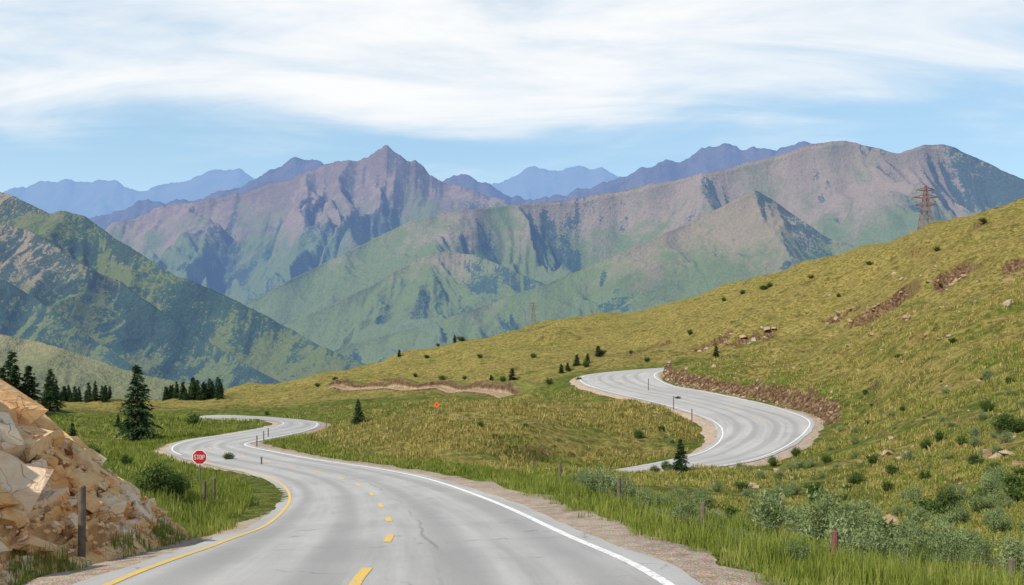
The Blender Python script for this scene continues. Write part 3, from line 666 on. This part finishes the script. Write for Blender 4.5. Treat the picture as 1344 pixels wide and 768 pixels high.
for (px,py,hp,k,sx) in [(180,580,102,0,1.0),(16,548,86,1,1.15),(38,546,66,2,1.2),(66,540,56,0,1.1),(4,552,70,2,1.1),(95,590,36,0,1.05),(470,556,33,0,1.1),(893,621,46,2,1.15),
    (125,526,26,1,1),(137,527,20,2,1.1),(155,560,18,1,1.1),(104,523,20,1,1.1),(90,524,22,2,1.1)]:
    x,y,z0=hit(px,py,20 if px>200 else 45); inst('pine_tree',CM[k],(x,y,z0-.05),hp/F*y,sx=sx)
for (px,py,hp) in [(672,499,16),(645,505,13),(757,480,15),(785,468,14),(771,476,12),(737,490,13),(745,487,11),(597,449,10),(940,469,15),(524,468,9)]:
    x,y,z0=hit(px,py,60); inst('pine_tree',random.choice(CLM),(x,y,z0-.05),hp/F*y,sx=1.5)
Vs=[];Fs=[];Ms=[];Rs=[];o=0
for i in range(54):
    px=random.choice([random.uniform(212,292),random.uniform(212,292),random.uniform(60,150)]); py=random.uniform(519,525)
    x,y,z0=hit(px,py,60); v,f,mi,rn=random.choice(CL); s=random.uniform(12,27)/F*y
    Vs.append(v*np.array([s*1.0,s*1.0,s])+np.array([x,y,z0-.1]));Fs.append(f+o);Ms+=mi;Rs.append(rn);o+=len(v)
np_mesh('distant_pine_trees',np.vstack(Vs),np.vstack(Fs),[NM,BK],midx=Ms,attrs={'rnd':np.concatenate(Rs)})
for (px,py,hp) in [(772,646,30),(784,652,38),(800,657,40),(822,662,36),(848,668,26),(900,694,38),(868,674,26),(1010,708,62),(1085,724,78),(1122,740,74),(1150,745,58),(1105,732,50),(1225,748,70),(1245,754,60),(1335,765,56),(940,694,24),(1190,735,30),(1290,745,38),(1180,758,32),(990,684,22),(1045,712,30),(885,660,22),(760,640,22),(1310,700,30),(1260,690,30),(1150,690,26),(1080,668,22),(1200,660,22),(1040,650,18),(1300,650,26)]:
    x,y,z0=hit(px,py); inst('sagebrush',random.choice(SAGE),(x,y,z0-.03),hp*1.12/F*y,sx=random.uniform(.7,.95))
for (px,py,hp) in [(212,660,54),(230,656,38),(120,604,22),(1242,672,34),(1322,570,28),(1125,636,18),(1280,611,16),(1335,568,20),(925,672,14),(838,575,12),(875,618,14),(860,622,12),(1295,540,18),(1215,590,14),(1085,608,12),(1045,600,14),(1015,612,14),(300,605,12),(165,610,14)]:
    x,y,z0=hit(px,py); inst('leafy_shrub',random.choice(BUSH),(x,y,z0-.03),hp/F*y,sx=random.uniform(.9,1.25))
for (px,py,hp) in [(575,455,5),(605,448,7),(660,502,8),(580,500,8),(790,467,9),(770,482,9),(828,465,6),(675,510,9),(630,560,7),(650,575,6),(690,560,6),(255,558,14),(350,545,6),(975,386,6),(1003,380,7),(1010,377,6),(1140,348,6),(1290,292,7),(950,395,5),(1065,366,5),(417,508,5),(455,502,5),(440,500,6),(905,440,7),(1180,470,7),(1250,450,8),(890,525,6),(700,470,6),(630,470,6),(560,470,5),(720,505,8),(690,505,6),(610,498,5),(850,475,6),(760,500,6),(1100,390,5),(1230,330,6),(545,495,6)]:
    x,y,z0=hit(px,py,40); inst('juniper_shrub',random.choice(SMALL),(x,y,z0-.05),hp/F*y*1.15,sx=random.uniform(.9,1.3))
rr=random.Random(77)
for i in range(270):
    px=rr.uniform(860,1344); py=rr.uniform(470,745)
    if py<470+(1344-px)*.2: continue
    x,y,z0=hit(px,py); _,ea,eb,_s=ground(np.array([x]),np.array([y]),True)
    if min(ea[0],eb[0])<2.2: continue
    inst('small_shrub' if rr.random()<.35 else 'sagebrush',rr.choice(SMALL) if rr.random()<.25 else rr.choice(SAGE),(x,y,z0-.02),rr.uniform(.18,.55),sx=rr.uniform(.9,1.4))
# ------------------------------------------------------------------ STREET FURNITURE
WOOD=simple('weathered_wood',(.13,.10,.075),.9); STEEL=simple('dull_steel',(.18,.18,.18),.5,.6); RED=simple('red_sign_paint',(.42,.015,.02),.4,var=.1); WHT=simple('white_sign_paint',(.75,.74,.72),.5,var=.05)
ORG=simple('orange_sign_paint',(.75,.13,.03),.5,var=.1); RUST=simple('rusty_steel',(.20,.11,.10),.8); BRN=simple('brown_post_paint',(.16,.07,.05),.8)
x,y,z0=hit(262,642); e=bpy.data.objects.new('stop_sign',None); COL.objects.link(e); e.location=(x,y,z0)
hgt=(642-600)/F*y; R8=10.3/F*y
oc=lambda r,cz:[(r*math.cos(math.pi/8+i*math.pi/4),cz+r*math.sin(math.pi/8+i*math.pi/4)) for i in range(8)]
mb=MB(); mb.strut((0,.03,-.2),(0,.03,hgt+R8*.8),.03,n=8); mb.obj('post',[STEEL],e)
mb=MB(); mb.prism(oc(R8,hgt),-.012,.0); mb.obj('white_rim',[WHT],e)
mb=MB(); mb.prism(oc(R8*.9,hgt),-.02,-.0125); mb.obj('red_face',[RED],e)
mb=MB()
def bar(x0,z0_,x1,z1): mb.box(((x0+x1)/2,-.024,hgt+(z0_+z1)/2),(abs(x1-x0)+.022,.006,abs(z1-z0_)+.022))
a=R8*.26; w=R8*.22; x0=-R8*.66; g=R8*.36
for i,ch in enumerate('STOP'):
    l=x0+i*g; r=l+w
    segs={'S':[(l,a,r,a),(l,0,l,a),(l,0,r,0),(r,-a,r,0),(l,-a,r,-a)],'T':[(l,a,r,a),((l+r)/2,-a,(l+r)/2,a)],'O':[(l,a,r,a),(l,-a,r,-a),(l,-a,l,a),(r,-a,r,a)],'P':[(l,-a,l,a),(l,a,r,a),(r,0,r,a),(l,0,r,0)]}[ch]
    for s in segs: bar(*s)
mb.obj('lettering',[WHT],e)
def post(name,px,pyt,pyb,r,mat,dmin=8,n=8):
    x,y,z0=hit(px,pyb,dmin); h=(pyb-pyt)/F*y; mb=MB(); mb.strut((0,0,-.3),(0.01,0,h),r,r*.92,n); mb.strut((0.01,0,h),(0.01,0,h+r*.35),r*.92,r*.5,n); mb.obj(name,[mat],loc=(x,y,z0)); return (x,y,z0,h)
p=S(107,722,12.2); mb=MB(); mb.strut((0,0,-.4),(.01,0,.92),.055,.05,10); mb.strut((.01,0,.92),(.01,0,.94),.05,.03,10); mb.obj('fence_post',[WOOD],loc=p)
post('fence_post',268,632,668,.055,WOOD); post('fence_post',281,628,664,.045,WOOD)
fp=[post('fence_post',*a) for a in [(735,606,640,.05,WOOD),(812,628,668,.05,WOOD),(922,660,706,.045,WOOD),(1095,698,740,.05,BRN),(1327,735,778,.05,WOOD)]]
mb=MB()
for a,b in zip(fp[:-1],fp[1:]):
    for f in(.5,.9):
        prev=None
        for k in range(9):
            t=k/8; q=Vector((a[0]+(b[0]-a[0])*t,a[1]+(b[1]-a[1])*t,(a[2]+a[3]*f)*(1-t)+(b[2]+b[3]*f)*t-.08*math.sin(t*3.1416)))
            if prev: mb.strut(prev,q,.004,n=4,cap=False)
            prev=q
mb.obj('fence_wire',[STEEL])
for (px,pt,pb) in [(337,572,588),(346,566,580),(352,562,575),(908,537,560),(884,520,541),(851,497,514),(343,600,612),(428,548,561),(700,602,616)]:
    post('road_marker_post',px,pt,pb,.05,WOOD,30)
def small_sign(px,pyt,pyb,mat):
    x,y,z0=hit(px,pyb,40); h=(pyb-pyt)/F*y; e=bpy.data.objects.new('traffic_sign',None); COL.objects.link(e); e.location=(x,y,z0)
    mb=MB(); mb.strut((0,.03,-.2),(0,.03,h),.035,n=6); mb.obj('post',[STEEL],e)
    R_=4.2/F*y; N=4
    pts=[(R_*math.cos(i*2*math.pi/N),h-R_*.6+R_*math.sin(i*2*math.pi/N)) for i in range(N)]
    mb=MB(); mb.prism(pts,-.015,0); mb.obj('plate',[mat],e)
    mb=MB(); mb.prism([(a*.3,(b-(h-R_*.6))*.3+h-R_*.6) for a,b in pts],-.022,-.0155); mb.obj('symbol',[RED],e)
small_sign(573,529,543,ORG)
def pylon(px,pyb,pyt,dist,tk):
    x=(px-672)/F*dist; z0=float(ground(x,dist)[0]); ztop=HC+(HZ-pyt)/F*dist; h=ztop-z0
    mb=MB(); bw=h*.12; lv=[0,.16,.31,.44,.56,.66,.75,.83,.9,.96]
    wd_=lambda f: bw*(1-f)**1.1*.95+h*.012
    cs=[(-1,-1),(1,-1),(1,1),(-1,1)]
    A_=lambda c,f:(c[0]*wd_(f),c[1]*wd_(f),f*h)
    for a,b in zip(lv[:-1],lv[1:]):
        for i in range(4):
            c=cs[i];d=cs[(i+1)%4]
            mb.strut(A_(c,a),A_(c,b),tk); mb.strut(A_(c,a),A_(d,b),tk*.6); mb.strut(A_(d,a),A_(c,b),tk*.6); mb.strut(A_(c,b),A_(d,b),tk*.6)
    for c in cs: mb.strut((c[0]*wd_(.96),c[1]*wd_(.96),.96*h),(0,0,h),tk)
    for f,l in((.66,.17),(.78,.21),(.9,.15)):
        for sgn in(-1,1):
            tip=(sgn*l*h,0,f*h+.012*h)
            for c in(-1,1):
                mb.strut((sgn*wd_(f),c*wd_(f),f*h),tip,tk*.8); mb.strut((sgn*wd_(f),c*wd_(f),(f+.05)*h),tip,tk*.7)
            for q in(.35,.65):
                mb.strut((sgn*(wd_(f)+(l*h-wd_(f))*q),0,f*h+.01*h),(sgn*(wd_(f)+(l*h-wd_(f))*q),0,(f+.05*(1-q))*h),tk*.6)
            mb.strut(tip,(tip[0],0,tip[2]-.045*h),tk*.9,n=6)
    mb.obj('electricity_pylon',[RUST],loc=(x,dist,z0))
pylon(1215,330,242,250,.105); pylon(700,428,396,262,.04)
# ------------------------------------------------------------------ LIGHT, SKY, CAMERA
sd=Vector((-.64,-.55,.76)).normalized()
sun=bpy.data.lights.new('sun','SUN'); sun.energy=5.0; sun.angle=math.radians(.5); sun.color=(1,.935,.83)
so=bpy.data.objects.new('sun',sun); COL.objects.link(so); so.rotation_euler=(-sd).to_track_quat('-Z','Y').to_euler(); so.location=(0,0,50)
w=bpy.data.worlds.new('World'); sc.world=w; w.use_nodes=True; nt=w.node_tree; nt.nodes.clear()
class WM(M):
    def __init__(s,nt): s.nt=nt; s.out=nt.nodes.new('ShaderNodeOutputWorld')
m=WM(nt); sky=m.n('ShaderNodeTexSky',sky_type='NISHITA',sun_disc=False,sun_elevation=math.asin(sd.z),sun_rotation=math.atan2(sd.x,sd.y),air_density=1.0,dust_density=.6,ozone_density=1.5)
tc=m.n('ShaderNodeTexCoord').outputs['Generated']; xyz=m.sep(tc)
zc=m.ma('MAXIMUM',xyz[2],.02)
inv=m.ma('DIVIDE',1.,m.ma('ADD',zc,.15))
pl=m.n('ShaderNodeCombineXYZ',{0:m.ma('MULTIPLY',xyz[0],inv),1:m.ma('MULTIPLY',xyz[1],inv),2:0.}).outputs[0]
c1=m.noise(1.,6,.55,vec=m.mapv((1.0,1.9,1),pl,rot=(0,0,.12)),dist=.5)
c2=m.noise(1.,8,.6,vec=m.mapv((1.0,3.2,1),pl,rot=(0,0,-.14)),dist=.8)
el=m.mr(xyz[2],.19,.33,-.10,.33); el=m.ma('SUBTRACT',el,m.mr(xyz[2],.45,.7,0,.7))  # cloud thinned overhead, above the view, to lower the ambient fill
f=m.ma('ADD',m.ma('MULTIPLY',c1,1.1),m.ma('MULTIPLY',c2,.55)); f=m.ma('ADD',f,el)
mask=m.mr(f,.78,1.28); mask=m.ma('MULTIPLY',mask,m.mr(xyz[2],.0,.08,.3,1)); mask=m.ma('MULTIPLY',mask,.97)
base=m.mix(1.,sky.outputs[0],(1.6,1.7,1.6),'MULTIPLY')
base=m.mix(m.mr(xyz[2],.3,.6,.6,.1),base,(4.4,7.1,9.5))
haze=m.mr(xyz[2],.02,.26,.85,.05); base=m.mix(haze,base,(7.1,8.9,9.8))
cc=m.mix(m.mr(c2,.3,.6),(8.9,9.4,9.9),(9.95,10.,10.))
bg=m.n('ShaderNodeBackground',{0:m.mix(mask,base,cc),1:.1}); nt.links.new(bg.outputs[0],m.out.inputs[0])
cam=bpy.data.cameras.new('camera'); co=bpy.data.objects.new('camera',cam); COL.objects.link(co)
cam.sensor_width=36; cam.lens=36*F/1344; cam.shift_y=(HZ-384)/1344; co.location=(0,0,HC); co.rotation_euler=(math.radians(90),0,0)
cam.clip_start=.1; cam.clip_end=30000; sc.camera=co
sc.view_settings.view_transform='Standard'; sc.view_settings.look='None'; sc.view_settings.exposure=0
